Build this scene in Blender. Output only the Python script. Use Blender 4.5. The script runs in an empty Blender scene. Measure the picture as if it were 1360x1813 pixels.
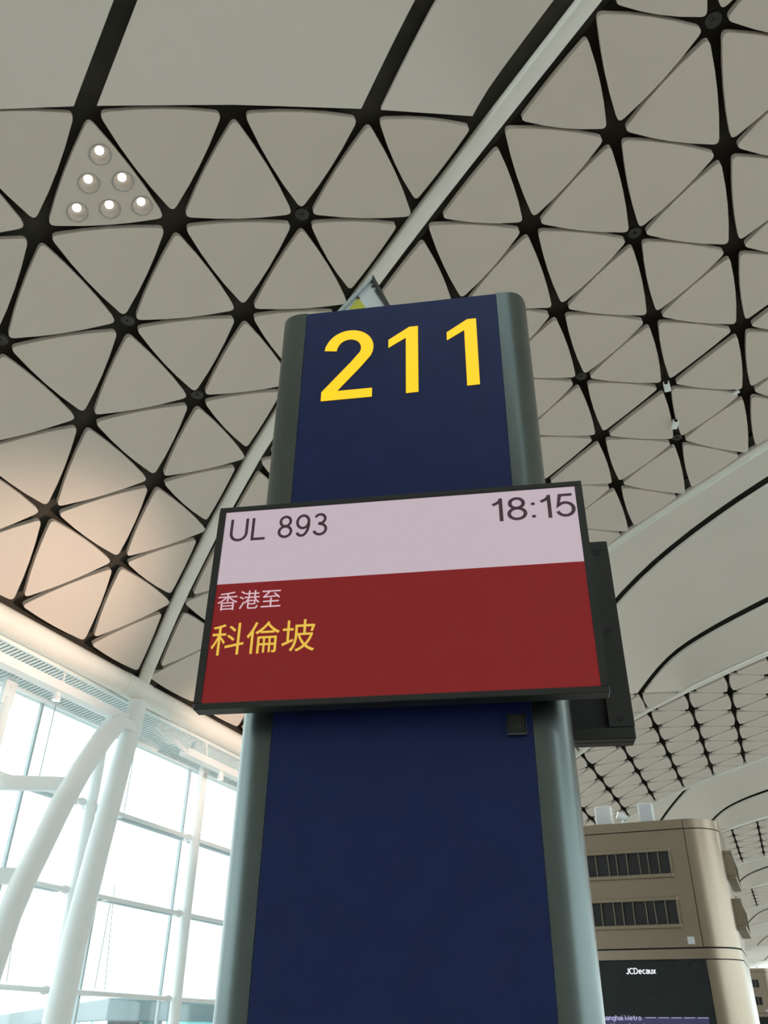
import bpy, math
from math import sin, cos, radians, pi, sqrt
from mathutils import Vector, Matrix

# ------------------------------------------------------------------ camera, sky, exposure
SC = bpy.context.scene
COL = SC.collection
F_PX, PITCH, ROLL, YAW = 1475.6, radians(32.275), radians(0.765), radians(23.396)
cam_d = bpy.data.cameras.new('camera')
cam_d.sensor_fit = 'HORIZONTAL'; cam_d.sensor_width = 36.0; cam_d.lens = F_PX / 1360 * 36.0
cam_d.clip_start = 0.05; cam_d.clip_end = 2000
cam = bpy.data.objects.new('camera', cam_d); COL.objects.link(cam)
EYE = Vector((0, 0, 1.6))
_fw = Vector((-sin(YAW) * cos(PITCH), cos(YAW) * cos(PITCH), sin(PITCH)))
_r0 = Vector((cos(YAW), sin(YAW), 0)); _u0 = _r0.cross(_fw)
_r = _r0 * cos(ROLL) + _u0 * sin(ROLL); _u = _u0 * cos(ROLL) - _r0 * sin(ROLL)
cam.matrix_world = Matrix(((_r.x, _u.x, -_fw.x, EYE.x), (_r.y, _u.y, -_fw.y, EYE.y), (_r.z, _u.z, -_fw.z, EYE.z), (0, 0, 0, 1)))
SC.camera = cam

world = bpy.data.worlds.new('sky'); SC.world = world; world.use_nodes = True
bg = world.node_tree.nodes['Background']
bg.inputs['Color'].default_value = (0.93, 0.98, 1.0, 1)       # even, bright overcast
bg.inputs['Strength'].default_value = 3.0
vs = SC.view_settings
vs.view_transform = 'Standard'; vs.look = 'None'; vs.gamma = 1; vs.use_curve_mapping = False
vs.exposure = 0.0
SC.display_settings.display_device = 'sRGB'
SC.cycles.max_bounces = 8; SC.cycles.diffuse_bounces = 5; SC.cycles.transparent_max_bounces = 12
SC.cycles.use_adaptive_sampling = True; SC.cycles.adaptive_threshold = 0.02

# ------------------------------------------------------------------ materials
MATS = {}
def mat(name, col, rough=0.5, metal=0.0, noise=0.0, scale=6.0, emit=None, estr=0.0, spec=0.5, coat=0.0, bump=0.0):
    m = bpy.data.materials.new(name); m.use_nodes = True
    nt = m.node_tree; b = nt.nodes['Principled BSDF']
    b.inputs['Base Color'].default_value = (*col, 1); b.inputs['Roughness'].default_value = rough
    b.inputs['Metallic'].default_value = metal; b.inputs['Specular IOR Level'].default_value = spec
    b.inputs['Coat Weight'].default_value = coat
    if noise or bump:
        tc = nt.nodes.new('ShaderNodeTexCoord'); n = nt.nodes.new('ShaderNodeTexNoise')
        n.inputs['Scale'].default_value = scale; n.inputs['Detail'].default_value = 4
        nt.links.new(tc.outputs['Object'], n.inputs['Vector'])
    if noise:
        r = nt.nodes.new('ShaderNodeValToRGB')
        r.color_ramp.elements[0].position = 0.3; r.color_ramp.elements[1].position = 0.7
        r.color_ramp.elements[0].color = (*[c * (1 - noise) for c in col], 1)
        r.color_ramp.elements[1].color = (*[min(1, c * (1 + noise)) for c in col], 1)
        nt.links.new(n.outputs['Fac'], r.inputs['Fac']); nt.links.new(r.outputs['Color'], b.inputs['Base Color'])
    if bump:
        bp = nt.nodes.new('ShaderNodeBump'); bp.inputs['Strength'].default_value = bump; bp.inputs['Distance'].default_value = 0.01
        nt.links.new(n.outputs['Fac'], bp.inputs['Height']); nt.links.new(bp.outputs['Normal'], b.inputs['Normal'])
    if emit:
        b.inputs['Emission Color'].default_value = (*emit, 1); b.inputs['Emission Strength'].default_value = estr
    MATS[name] = m
    return m
def glass_mat(name, tint, gloss=0.06):
    m = bpy.data.materials.new(name); m.use_nodes = True; nt = m.node_tree
    nt.nodes.remove(nt.nodes['Principled BSDF']); out = nt.nodes['Material Output']
    t = nt.nodes.new('ShaderNodeBsdfTransparent'); t.inputs['Color'].default_value = (*tint, 1)
    g = nt.nodes.new('ShaderNodeBsdfGlossy'); g.inputs['Roughness'].default_value = 0.05
    mx = nt.nodes.new('ShaderNodeMixShader'); mx.inputs[0].default_value = gloss
    nt.links.new(t.outputs[0], mx.inputs[1]); nt.links.new(g.outputs[0], mx.inputs[2]); nt.links.new(mx.outputs[0], out.inputs['Surface'])
    MATS[name] = m
    return m
PANEL = mat('ceiling_paint', (0.645, 0.562, 0.485), 0.6, noise=0.02, scale=0.7)
SMOOTH = mat('scoop_paint', (0.655, 0.588, 0.515), 0.55, noise=0.02, scale=0.3)
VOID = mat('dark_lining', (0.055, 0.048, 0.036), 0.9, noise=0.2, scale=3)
NODE = mat('dark_node_metal', (0.055, 0.052, 0.045), 0.5, metal=0.3, noise=0.1)
WHITE = mat('white_steel', (0.86, 0.89, 0.88), 0.4, noise=0.015, scale=2)
RIBW = mat('rib_white', (0.86, 0.82, 0.74), 0.4, noise=0.02, scale=2)
SLAT = mat('slat_white', (0.80, 0.86, 0.85), 0.5, noise=0.02)
ALU = mat('mullion_grey', (0.45, 0.52, 0.53), 0.4, metal=0.3, noise=0.03)
GLASS = glass_mat('window_glass', (0.93, 0.98, 0.98))
FLOOR = mat('floor_stone', (0.50, 0.47, 0.42), 0.45, noise=0.08, scale=1.5)
WALLM = mat('wall_paint', (0.60, 0.58, 0.54), 0.6, noise=0.03)
BLUE = mat('blue_panel', (0.012, 0.024, 0.105), 0.38, noise=0.08, scale=9, spec=0.28)
POST = mat('satin_aluminium', (0.145, 0.175, 0.17), 0.30, metal=1.0, noise=0.04, scale=5)
BLACK = mat('black_plastic', (0.022, 0.023, 0.021), 0.42, noise=0.1, scale=20)
BLACKIN = mat('black_recess', (0.012, 0.013, 0.014), 0.6, noise=0.1, scale=20)
YEL = mat('lit_yellow', (0.8, 0.55, 0.02), 0.4, noise=0.02, emit=(0.95, 0.56, 0.006), estr=0.75)
CHAMP = mat('champagne_metal', (0.37, 0.305, 0.235), 0.30, metal=0.95, noise=0.03, scale=30)
DARKG = mat('dark_glass', (0.010, 0.016, 0.018), 0.12, noise=0.1, spec=0.5)
APRON = mat('apron_concrete', (0.45, 0.46, 0.46), 0.9, noise=0.1, scale=0.05)

# ------------------------------------------------------------------ helpers
def props(o, label=None, cat=None, group=None, kind=None):
    if label: o['label'] = label
    if cat: o['category'] = cat
    if group: o['group'] = group
    if kind: o['kind'] = kind
    return o
def empty(name, loc=(0, 0, 0), rz=0.0, parent=None):
    o = bpy.data.objects.new(name, None); COL.objects.link(o)
    o.location = loc; o.rotation_euler = (0, 0, rz); o.empty_display_size = 0.1
    if parent: o.parent = parent
    return o
def mesh_data(name, verts, faces, material, smooth=False):
    me = bpy.data.meshes.new(name); me.from_pydata([tuple(v) for v in verts], [], faces)
    me.materials.append(material)
    if smooth:
        me.polygons.foreach_set('use_smooth', [True] * len(me.polygons))
    me.update()
    return me
def obj(name, me, parent=None, loc=(0, 0, 0), rot=None):
    o = bpy.data.objects.new(name, me); COL.objects.link(o); o.location = loc
    if rot: o.rotation_euler = rot
    if parent: o.parent = parent
    return o
class MB:
    """collects shapes, builds one mesh object"""
    def __init__(s): s.v = []; s.f = []; s.sm = False
    def add(s, vs, fs):
        b = len(s.v); s.v += [tuple(v) for v in vs]; s.f += [tuple(i + b for i in f) for f in fs]; return s
    def box(s, x0, x1, y0, y1, z0, z1, bev=0.0):
        if bev <= 0:
            vs = [(x0,y0,z0),(x1,y0,z0),(x1,y1,z0),(x0,y1,z0),(x0,y0,z1),(x1,y0,z1),(x1,y1,z1),(x0,y1,z1)]
            return s.add(vs, [(0,3,2,1),(4,5,6,7),(0,1,5,4),(1,2,6,5),(2,3,7,6),(3,0,4,7)])
        b = bev; vs = []
        for z, e in ((z0, b), (z0 + b, 0), (z1 - b, 0), (z1, b)):
            vs += [(x0+e,y0+b,z),(x0+b,y0+e,z),(x1-b,y0+e,z),(x1-e,y0+b,z),(x1-e,y1-b,z),(x1-b,y1-e,z),(x0+b,y1-e,z),(x0+e,y1-b,z)]
        fs = [tuple(range(7, -1, -1)), tuple(range(24, 32))]
        for k in range(3):
            for i in range(8):
                j = (i + 1) % 8; fs.append((k*8+i, k*8+j, k*8+8+j, k*8+8+i))
        return s.add(vs, fs)
    def prism(s, outline, z0, z1):
        n = len(outline)
        vs = [(x, y, z0) for x, y in outline] + [(x, y, z1) for x, y in outline]
        fs = [tuple(range(n - 1, -1, -1)), tuple(range(n, 2 * n))] + [(i, (i+1) % n, n + (i+1) % n, n + i) for i in range(n)]
        return s.add(vs, fs)
    def tube(s, pts, rad, seg=16, cap=True):
        pts = [Vector(p) for p in pts]; n = len(pts)
        rads = rad if isinstance(rad, (list, tuple)) else [rad] * n
        vs = []; ref = None
        for i, p in enumerate(pts):
            t = (pts[min(i+1, n-1)] - pts[max(i-1, 0)]).normalized()
            if ref is None:
                ref = Vector((1, 0, 0)) if abs(t.x) < 0.9 else Vector((0, 1, 0))
            e1 = (ref - t * ref.dot(t)).normalized(); e2 = t.cross(e1); ref = e1
            vs += [p + (e1 * cos(2*pi*k/seg) + e2 * sin(2*pi*k/seg)) * rads[i] for k in range(seg)]
        fs = []
        for i in range(n - 1):
            for k in range(seg):
                l = (k + 1) % seg; fs.append((i*seg+k, i*seg+l, (i+1)*seg+l, (i+1)*seg+k))
        if cap: fs += [tuple(range(seg - 1, -1, -1)), tuple(range((n-1)*seg, n*seg))]
        return s.add(vs, fs)
    def smooth(s): s.sm = True; return s
    def build(s, name, material, parent=None, loc=(0, 0, 0), rot=None):
        me = mesh_data(name, s.v, s.f, material)
        if s.sm:
            me.polygons.foreach_set('use_smooth', [True] * len(me.polygons))
            me.set_sharp_from_angle(angle=radians(40))
        return obj(name, me, parent, loc, rot)
def copy_tree(o, parent=None):
    c = o.copy(); COL.objects.link(c); c.parent = parent
    for ch in list(o.children): copy_tree(ch, c)
    return c
def text(body, parent, x0, x1, z0, z1, y, material, name='lettering', offset=0.0, extrude=0.0):
    """lettering on a plane facing local -Y, fitted into the box x0..x1, z0..z1"""
    cu = bpy.data.curves.new(name, 'FONT'); cu.body = body; cu.size = 1.0; cu.offset = offset; cu.extrude = 0.0
    cu.resolution_u = 6
    t = bpy.data.objects.new(name, cu); COL.objects.link(t)
    bpy.context.view_layer.update()
    me = bpy.data.meshes.new_from_object(t.evaluated_get(bpy.context.evaluated_depsgraph_get()))
    bpy.data.objects.remove(t); bpy.data.curves.remove(cu)
    xs = [v.co.x for v in me.vertices]; ys = [v.co.y for v in me.vertices]
    sx = (x1 - x0) / (max(xs) - min(xs)); sy = (z1 - z0) / (max(ys) - min(ys)); mx, my = min(xs), min(ys)
    for v in me.vertices:
        v.co = ((v.co.x - mx) * sx + x0, 0, (v.co.y - my) * sy + z0)
    me.materials.clear(); me.materials.append(material); me.update()
    return obj(name, me, parent, (0, y, 0))

# plain grotesque letters drawn as strokes (cap height 1)
def arc(cx, cy, rx, ry, a0, a1, n=14):
    return [(cx + rx * cos(radians(a0 + (a1 - a0) * i / n)), cy + ry * sin(radians(a0 + (a1 - a0) * i / n))) for i in range(n + 1)]
GLY = {
 'U': [[(.06, 1), (.06, .40)] + arc(.36, .36, .30, .305, 180, 360) + [(.66, .40), (.66, 1)]],
 'L': [[(.06, 1), (.06, .055), (.56, .055)]],
 '8': [arc(.30, .735, .205, .21, 0, 360, 24), arc(.30, .285, .245, .23, 0, 360, 24)],
 '9': [arc(.29, .665, .235, .28, 0, 360, 24), arc(.25, .56, .275, .505, 12, -84, 12) + arc(.26, .24, .20, .185, -95, -168, 6)],
 '3': [arc(.27, .745, .205, .20, 158, -78) + [(.20, .545)], [(.20, .535)] + arc(.275, .285, .245, .23, 78, -166)],
 '5': [[(.52, .945), (.15, .945), (.075, .50)] + arc(.285, .335, .245, .28, 135, -164)],
 '1': [[(.30, 0), (.30, 1)], [(.29, .90), (.20, .80), (.05, .72)]],
 ':': [[(.06, .06), (.06, .175)], [(.06, .60), (.06, .715)]],
 'J': [[(.42, 1), (.42, .28)] + arc(.24, .25, .18, .20, 0, -175)],
 'C': [arc(.38, .5, .33, .45, 45, 315, 20)],
 'D': [[(.06, .055), (.06, .945), (.30, .945)] + arc(.30, .5, .33, .445, 90, -90) + [(.06, .055)]],
 'e': [[(.06, .36), (.50, .36)] + arc(.28, .36, .22, .31, 0, 310, 18)],
 'c': [arc(.28, .36, .22, .31, 50, 310, 16)],
 'a': [arc(.26, .54, .19, .13, 160, 0, 8) + [(.45, 0)], arc(.25, .22, .19, .17, 50, 360, 16)],
 'u': [[(.06, .70), (.06, .26)] + arc(.25, .24, .19, .19, 180, 360, 10) + [(.44, .70)], [(.44, .70), (.44, 0)]],
 'x': [[(.03, 0), (.45, .70)], [(.03, .70), (.45, 0)]],
 'S': [arc(.32, .73, .25, .215, 30, 270, 12) + arc(.32, .28, .26, .225, 90, -150, 12)],
 'h': [[(.06, 1), (.06, 0)], [(.06, .42)] + arc(.25, .48, .19, .19, 170, 0, 8) + [(.44, 0)]],
 'n': [[(.06, .70), (.06, 0)], [(.06, .42)] + arc(.25, .48, .19, .19, 170, 0, 8) + [(.44, 0)]],
 'g': [arc(.26, .38, .20, .29, 0, 360, 18), [(.46, .70), (.46, -.05)] + arc(.26, -.06, .20, .17, 0, -160, 8)],
 'i': [[(.06, 0), (.06, .70)], [(.06, .86), (.06, .98)]],
 'M': [[(.06, 0), (.06, .95), (.37, .10), (.68, .95), (.68, 0)]],
 't': [[(.16, .95), (.16, .18), (.30, .05)], [(.0, .66), (.32, .66)]],
 'r': [[(.06, .70), (.06, 0)], [(.06, .45), (.16, .62), (.30, .65)]],
 'o': [arc(.27, .36, .22, .31, 0, 360, 18)],
 'p': [[(.06, .70), (.06, -.22)], arc(.27, .36, .20, .30, 0, 360, 18)],
 'v': [[(.03, .70), (.23, .03), (.43, .70)]],
 'd': [[(.46, 1), (.46, 0)], arc(.26, .36, .20, .30, 0, 360, 18)],
 's': [arc(.24, .52, .17, .14, 30, 270, 8) + arc(.24, .19, .18, .15, 90, -150, 8)],
 'f': [[(.14, 0), (.14, .78)] + arc(.28, .80, .14, .16, 170, 80, 5), [(.0, .66), (.30, .66)]],
}
def ribbon(m, pts, w):
    pts = [Vector(p) for p in pts]; n = len(pts); closed = (pts[0] - pts[-1]).length < 1e-4 and n > 4
    L, R = [], []
    for i in range(n):
        if closed: a, b = pts[(i - 1) % (n - 1)], pts[(i + 1) % (n - 1)]
        else: a, b = pts[max(i - 1, 0)], pts[min(i + 1, n - 1)]
        t1 = (pts[i] - a); t2 = (b - pts[i])
        t1 = t1.normalized() if t1.length > 1e-6 else t2.normalized(); t2 = t2.normalized() if t2.length > 1e-6 else t1
        t = (t1 + t2).normalized(); nn = Vector((-t.y, t.x)); k = w / 2 / max(0.45, nn.dot(Vector((-t1.y, t1.x))))
        L.append(pts[i] + nn * k); R.append(pts[i] - nn * k)
    m.add([(p.x, 0, p.y) for p in L] + [(p.x, 0, p.y) for p in R], [(i, n + i, n + i + 1, i + 1) for i in range(n - 1)])
def letters(body, parent, x0, x1, z0, z1, y, material, w=0.11, name='lettering', gap=0.14, ref=True):
    m = MB(); cur = 0.0
    for ch in body:
        if ch == ' ': cur += 0.30; continue
        mx = max(p[0] for st in GLY[ch] for p in st)
        for st in GLY[ch]: ribbon(m, [(p[0] + cur, p[1]) for p in st], w)
        cur += mx + gap + w * 0.4
    xs = [v[0] for v in m.v]; sx = (x1 - x0) / (max(xs) - min(xs)); mn = min(xs); sz = z1 - z0
    m.v = [((v[0] - mn) * sx + x0, v[1], v[2] * sz + z0) for v in m.v]
    return m.build(name, material, parent, (0, y, 0))

# ------------------------------------------------------------------ the vault: a skewed triangular lattice on a barrel vault
A = 2.0                    # node spacing along the hall
U0 = 7.0444
VK = [-5.903, -5.231, -4.525, -3.799, -3.042, -2.262, -1.480, -0.707, 0.057, 0.806, 1.555, 2.30]
ZK = [3.367, 3.919, 4.380, 4.750, 5.043, 5.266, 5.422, 5.530, 5.610, 5.673, 5.712, 5.725]
def prof(k):
    """cross-section of the vault at row k (mirrored about the crown, row 4)"""
    if k > 4:
        x, z = prof(8 - k); return 4 * VK[-1] - x, z
    i = max(0.0, k + 7); j = min(int(i), 10); t = i - j
    return (VK[j] + (VK[j+1] - VK[j]) * t) * A, (ZK[j] + (ZK[j+1] - ZK[j]) * t) * A + 1.6
def vault(k, d, dz=0.0):
    x, z = prof(k)
    return Vector((x, U0 + A * (d - k / 2), z + dz))
KMAX = 15
CACHE = {}
def tri_panel(P, gaps, parent, holes=None):
    """one triangular ceiling panel between three nodes; gaps: (mid, end) half-gap of edges 01, 12, 20"""
    c = (P[0] + P[1] + P[2]) / 3
    key = tuple(round(v, 3) for p in P for v in (p - c)) + tuple(gaps)
    me = CACHE.get(key)
    if me is None or holes:
        q = [p - c for p in P]
        nrm = (q[1] - q[0]).cross(q[2] - q[0]).normalized()
        if nrm.z < 0: nrm = -nrm
        inw = []
        for i in range(3):
            e = (q[(i+1) % 3] - q[i]).normalized(); n = nrm.cross(e)
            if n.dot(-q[i]) < 0: n = -n
            inw.append((e, n))
        apex = []
        for i in range(3):                      # corner i between edge i-1 and edge i, both pushed in by their end gap
            e1, n1 = inw[i - 1]; e2, n2 = inw[i]
            g1, g2 = gaps[i - 1][1], gaps[i][1]
            # q[i] + x with x.n1=g1, x.n2=g2
            n12 = n1.dot(n2); det = 1 - n12 * n12
            apex.append(q[i] + n1 * ((g1 - n12 * g2) / det) + n2 * ((g2 - n12 * g1) / det))
        loop = []
        for i in range(3):
            a, b = apex[i], apex[(i+1) % 3]; n = inw[i][1]; bul = gaps[i][1] - gaps[i][0]
            f = lambda t: a.lerp(b, t) - n * (bul * (1 - (2 * t - 1) ** 2))
            for t in (0.06, 0.29, 0.5, 0.71, 0.94): loop.append(f(t))
            a2 = apex[(i+1) % 3]; n2 = inw[(i+1) % 3][1]; b2 = apex[(i+2) % 3]
            bul2 = gaps[(i+1) % 3][1] - gaps[(i+1) % 3][0]
            s0 = f(0.94); s1 = a2.lerp(b2, 0.06) - n2 * (bul2 * (1 - 0.88 ** 2))
            for t in (0.33, 0.67): loop.append(s0 * (1-t)**2 + a2 * 2*t*(1-t) + s1 * t*t)
        n = len(loop); th = nrm * 0.10
        if (loop[1] - loop[0]).cross(loop[2] - loop[0]).dot(nrm) > 0: loop = loop[::-1]
        if not holes:
            me = mesh_data('ceiling_panel', loop + [p + th for p in loop], [tuple(range(n))] + [(i, n+i, n+(i+1) % n, (i+1) % n) for i in range(n)], PANEL)
            CACHE[key] = me
        else:
            import bmesh
            bm = bmesh.new(); rims = [loop]
            e1 = (q[1] - q[0]).normalized(); e2 = nrm.cross(e1)
            for h, r in holes:
                hc = h - c; rims.append([hc + (e1 * cos(2*pi*k/20) + e2 * sin(2*pi*k/20)) * r for k in range(20)])
            edges = []
            for lp in rims:
                vs_ = [bm.verts.new(p) for p in lp]
                edges += [bm.edges.new((vs_[i], vs_[(i+1) % len(vs_)])) for i in range(len(vs_))]
                up = [bm.verts.new(p + th) for p in lp]
                for i in range(len(vs_)):
                    j = (i+1) % len(vs_); bm.faces.new((vs_[i], vs_[j], up[j], up[i]))
            bmesh.ops.triangle_fill(bm, edges=edges, use_beauty=True, use_dissolve=False, normal=-nrm)
            bmesh.ops.recalc_face_normals(bm, faces=bm.faces[:])
            me = bpy.data.meshes.new('ceiling_panel'); bm.to_mesh(me); bm.free(); me.materials.append(PANEL)
    return obj('ceiling_panel', me, parent, c)
# half-gap at mid-edge and at the corners, for the edges along the hall, along the ribs and along the rows
G_FULL = ((0.044, 0.088), (0.018, 0.078), (0.021, 0.078))
G_FAR = ((0.048, 0.120), (0.020, 0.118), (0.020, 0.118))
G_CORNER = ((0.024, 0.078), (0.045, 0.090), (0.032, 0.084))
GRIB = (0.25, 0.27)         # along a rib
GEAVE = (-0.02, 0.02)
def sheet(name, dlist, klist, fn, material, parent, th=0.0):
    vs = [fn(k, d) for d in dlist for k in klist]; n = len(klist)
    fs = [(i*n+j, (i+1)*n+j, (i+1)*n+j+1, i*n+j+1) for i in range(len(dlist)-1) for j in range(n-1)]
    return obj(name, mesh_data(name, vs, fs, material, True), parent)
def lattice_bay(ds, kmax, label, joints=(), tri_only=False, stuff=False, lights=None):
    """lattice of panels between the ribs ds[0] and ds[-1]; tri_only keeps the corner by the eave (smooth bays)"""
    bay = props(empty('ceiling'), label, 'ceiling', kind='structure')
    n = len(ds) - 1; objs = []; GU, GD, GR = G_CORNER if tri_only else (G_FAR if ds[0] > 10 else G_FULL)
    for k in range(-7, kmax):
        for j in range(n):
            # nodes (k,j)
            a, b, c, d = vault(k, ds[j]), vault(k, ds[j+1]), vault(k+1, ds[j+1]), vault(k+1, ds[j])
            gd = lambda jj: GRIB if jj in (0, n) else ((0.075, 0.095) if jj in joints else GD)
            gu = lambda kk: GEAVE if kk == -7 else GU
            if tri_only:      # hinge rib is ds[-1]; index from hinge
                h0, h1 = n - j, n - j - 1
                t1, t2 = (k + 1 + h1 <= 0), (k + 1 + h0 <= 0)
            else:
                t1 = t2 = True
            if t1:
                top = tri_only and (k + 1 + (n - j - 1) == 0)
                P = [a, b, c]; gaps = (gu(k), gd(j + 1), (0.040, 0.095) if top else GR)
                hl = lights if (lights and lights[0] == (k, j, 1)) else None
                objs.append(tri_panel(P, gaps, bay, hl and [(h, 0.135) for h in hl[1]]))
            if t2:
                P = [a, c, d]; gaps = (GR, gu(k + 1), gd(j))
                hl = lights if (lights and lights[0] == (k, j, 2)) else None
                objs.append(tri_panel(P, gaps, bay, hl and [(h, 0.135) for h in hl[1]]))
    if stuff:
        vs, fs = [], []
        for o in objs:
            b = len(vs); vs += [tuple(v.co + o.location) for v in o.data.vertices]; fs += [tuple(i + b for i in p.vertices) for p in o.data.polygons]
            bpy.data.objects.remove(o)
        props(obj('ceiling_panels', mesh_data('ceiling_panels', vs, fs, PANEL), bay), kind='stuff')
    return bay
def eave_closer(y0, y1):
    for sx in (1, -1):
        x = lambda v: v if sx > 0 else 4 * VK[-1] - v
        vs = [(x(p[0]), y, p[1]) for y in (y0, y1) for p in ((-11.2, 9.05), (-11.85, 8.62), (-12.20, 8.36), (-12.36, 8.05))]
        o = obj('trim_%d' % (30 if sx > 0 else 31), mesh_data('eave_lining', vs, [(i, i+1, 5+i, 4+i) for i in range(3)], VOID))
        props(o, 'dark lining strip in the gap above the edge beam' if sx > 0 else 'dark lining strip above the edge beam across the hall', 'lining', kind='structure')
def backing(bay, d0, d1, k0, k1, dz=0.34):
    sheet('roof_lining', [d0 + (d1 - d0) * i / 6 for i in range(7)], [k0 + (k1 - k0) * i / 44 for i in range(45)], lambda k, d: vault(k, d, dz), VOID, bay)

RIBS = [-5.85, 0.03, 6.20, 12.45, 18.84, 25.2, 31.5, 37.8, 44.1, 50.4, 56.7, 63.0, 69.3, 75.6, 81.9, 88.2]
def softmin(*xs):
    xs = [max(x, 1e-3) for x in xs]; return sum(x ** -2.5 for x in xs) ** (-1 / 2.5)

# --- full lattice bay above the camera (between the first and second rib)
d_ac = [0.03, 1, 2, 3, 4, 5, 6.20]
bay_ac = lattice_bay(d_ac, 5, 'vaulted lattice ceiling of triangular panels above the gate pillar', joints=(4,))
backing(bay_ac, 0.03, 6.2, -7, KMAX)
sheet('ceiling_sheet', [0.15, 3, 6.05], [5 + i for i in range(11)], lambda k, d: vault(k, d), PANEL, bay_ac)
# --- lattice bay further down the hall
d_de = [12.45 + 1.065 * j for j in range(7)]
bay_de = lattice_bay(d_de, 6, 'vaulted lattice ceiling beyond the smooth white ceiling band')
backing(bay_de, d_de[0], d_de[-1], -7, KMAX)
sheet('ceiling_sheet', [12.6, 15, 18.7], [6 + i for i in range(10)], lambda k, d: vault(k, d), PANEL, bay_de)
# --- far lattice bays
for q, (r0, r1, lab) in enumerate(((25.2, 31.5, 'far lattice ceiling behind the fan-vent tower, partly hidden'), (37.8, 44.1, 'farthest lattice ceiling seen small at the right edge'))):
    dd = [r0 + (r1 - r0) * j / 6 for j in range(7)]
    b = lattice_bay(dd, 8, lab, stuff=True)
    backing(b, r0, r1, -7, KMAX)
    sheet('ceiling_sheet', [r0 + .15, (r0+r1)/2, r1 - .15], [8 + i for i in range(8)], lambda k, d: vault(k, d), PANEL, b)

# --- smooth bays: a scoop hinged on the rib towards the far end, open to a clerestory on the near rib
def scoop_pt(dh, step, jj, r, up=0.0):
    k = r - jj
    dz = softmin(jj, r, max(0.0, 13 - k)) if jj > 0 and r > 0 else 0.0
    return vault(k, dh - step * jj, dz + up)
def smooth_bay(dn, dh, label, lights=None, label_win='clerestory glass'):
    step = (dh - dn) / 6.0
    ds = [dn] + [dh - step * j for j in range(5, -1, -1)]
    bay = lattice_bay(ds, 0, label, tri_only=True, lights=lights)
    # scoop strips
    gw = 0.075
    for s0, s1 in ((0.21 if dh < 1 else 0.105, 1 - gw), (1 + gw, 3 - gw), (3 + gw, 5 - gw), (5 + gw, 6.0)):
        nj = 7; nr = 34
        js = [s0 + (s1 - s0) * i / (nj - 1) for i in range(nj)]
        vs = []
        for up in (0.0, 0.09):
            for jj in js:
                r1 = 13 + jj - 0.05
                for i in range(nr):
                    t = i / (nr - 1); r0 = 0.035 - 0.012 * jj; r = r0 + (r1 - r0) * (t ** 1.5)
                    vs.append(scoop_pt(dh, step, jj, r, up))
        N1 = nj * nr
        fs = [(i*nr+j, i*nr+j+1, (i+1)*nr+j+1, (i+1)*nr+j) for i in range(nj-1) for j in range(nr-1)]
        fs += [tuple(N1 + v for v in f[::-1]) for f in fs]
        for j in range(nr - 1):
            fs.append((j, N1 + j, N1 + j + 1, j + 1)); b = (nj-1)*nr; fs.append((b+j, b+j+1, N1+b+j+1, N1+b+j))
        for i in range(nj - 1):
            fs.append((i*nr, (i+1)*nr, N1+(i+1)*nr, N1+i*nr)); b = nr-1; fs.append((i*nr+b, N1+i*nr+b, N1+(i+1)*nr+b, (i+1)*nr+b))
        me = mesh_data('ceiling_panel', vs, fs, SMOOTH, True); me.set_sharp_from_angle(angle=radians(40))
        obj('ceiling_panel', me, bay)
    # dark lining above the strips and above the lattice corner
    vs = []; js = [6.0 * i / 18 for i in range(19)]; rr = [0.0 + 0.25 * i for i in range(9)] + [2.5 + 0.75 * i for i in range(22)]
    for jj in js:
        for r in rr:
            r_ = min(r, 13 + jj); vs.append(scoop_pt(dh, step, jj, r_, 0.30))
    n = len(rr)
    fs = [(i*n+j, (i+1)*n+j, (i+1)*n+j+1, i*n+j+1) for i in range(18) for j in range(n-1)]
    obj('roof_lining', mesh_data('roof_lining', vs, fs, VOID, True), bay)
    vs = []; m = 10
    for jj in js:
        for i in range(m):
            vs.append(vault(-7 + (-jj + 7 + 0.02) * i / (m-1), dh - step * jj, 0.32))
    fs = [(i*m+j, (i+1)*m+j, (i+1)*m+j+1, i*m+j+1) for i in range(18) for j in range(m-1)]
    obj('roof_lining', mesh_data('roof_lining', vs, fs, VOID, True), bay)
    # clerestory glazing standing on the near rib
    w = props(empty('window_%d' % (2 + smooth_bay.n)), label_win, 'window', kind='structure'); smooth_bay.n += 1
    ks = [-5.7 + 18.4 * i / 24 for i in range(25)]
    for i in range(24):
        a0, a1 = vault(ks[i], dn), vault(ks[i+1], dn)
        b0, b1 = scoop_pt(dh, step, 6.0, ks[i] + 6), scoop_pt(dh, step, 6.0, ks[i+1] + 6)
        if b1.z - a1.z < 0.06 or b0.z - a0.z < 0.06: continue
        off = Vector((0.02, 0.03, 0))
        obj('pane', mesh_data('pane', [a0, a1, b1, b0, a0 + off, a1 + off, b1 + off, b0 + off], [(0,1,2,3),(7,6,5,4),(0,4,5,1),(2,6,7,3)], GLASS), w)
        if i % 2 == 0: MB().tube([a0, b0 + Vector((0, 0, 0.05))], 0.04, 8).build('mullion', WHITE, w)
    return bay
smooth_bay.n = 0
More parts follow.
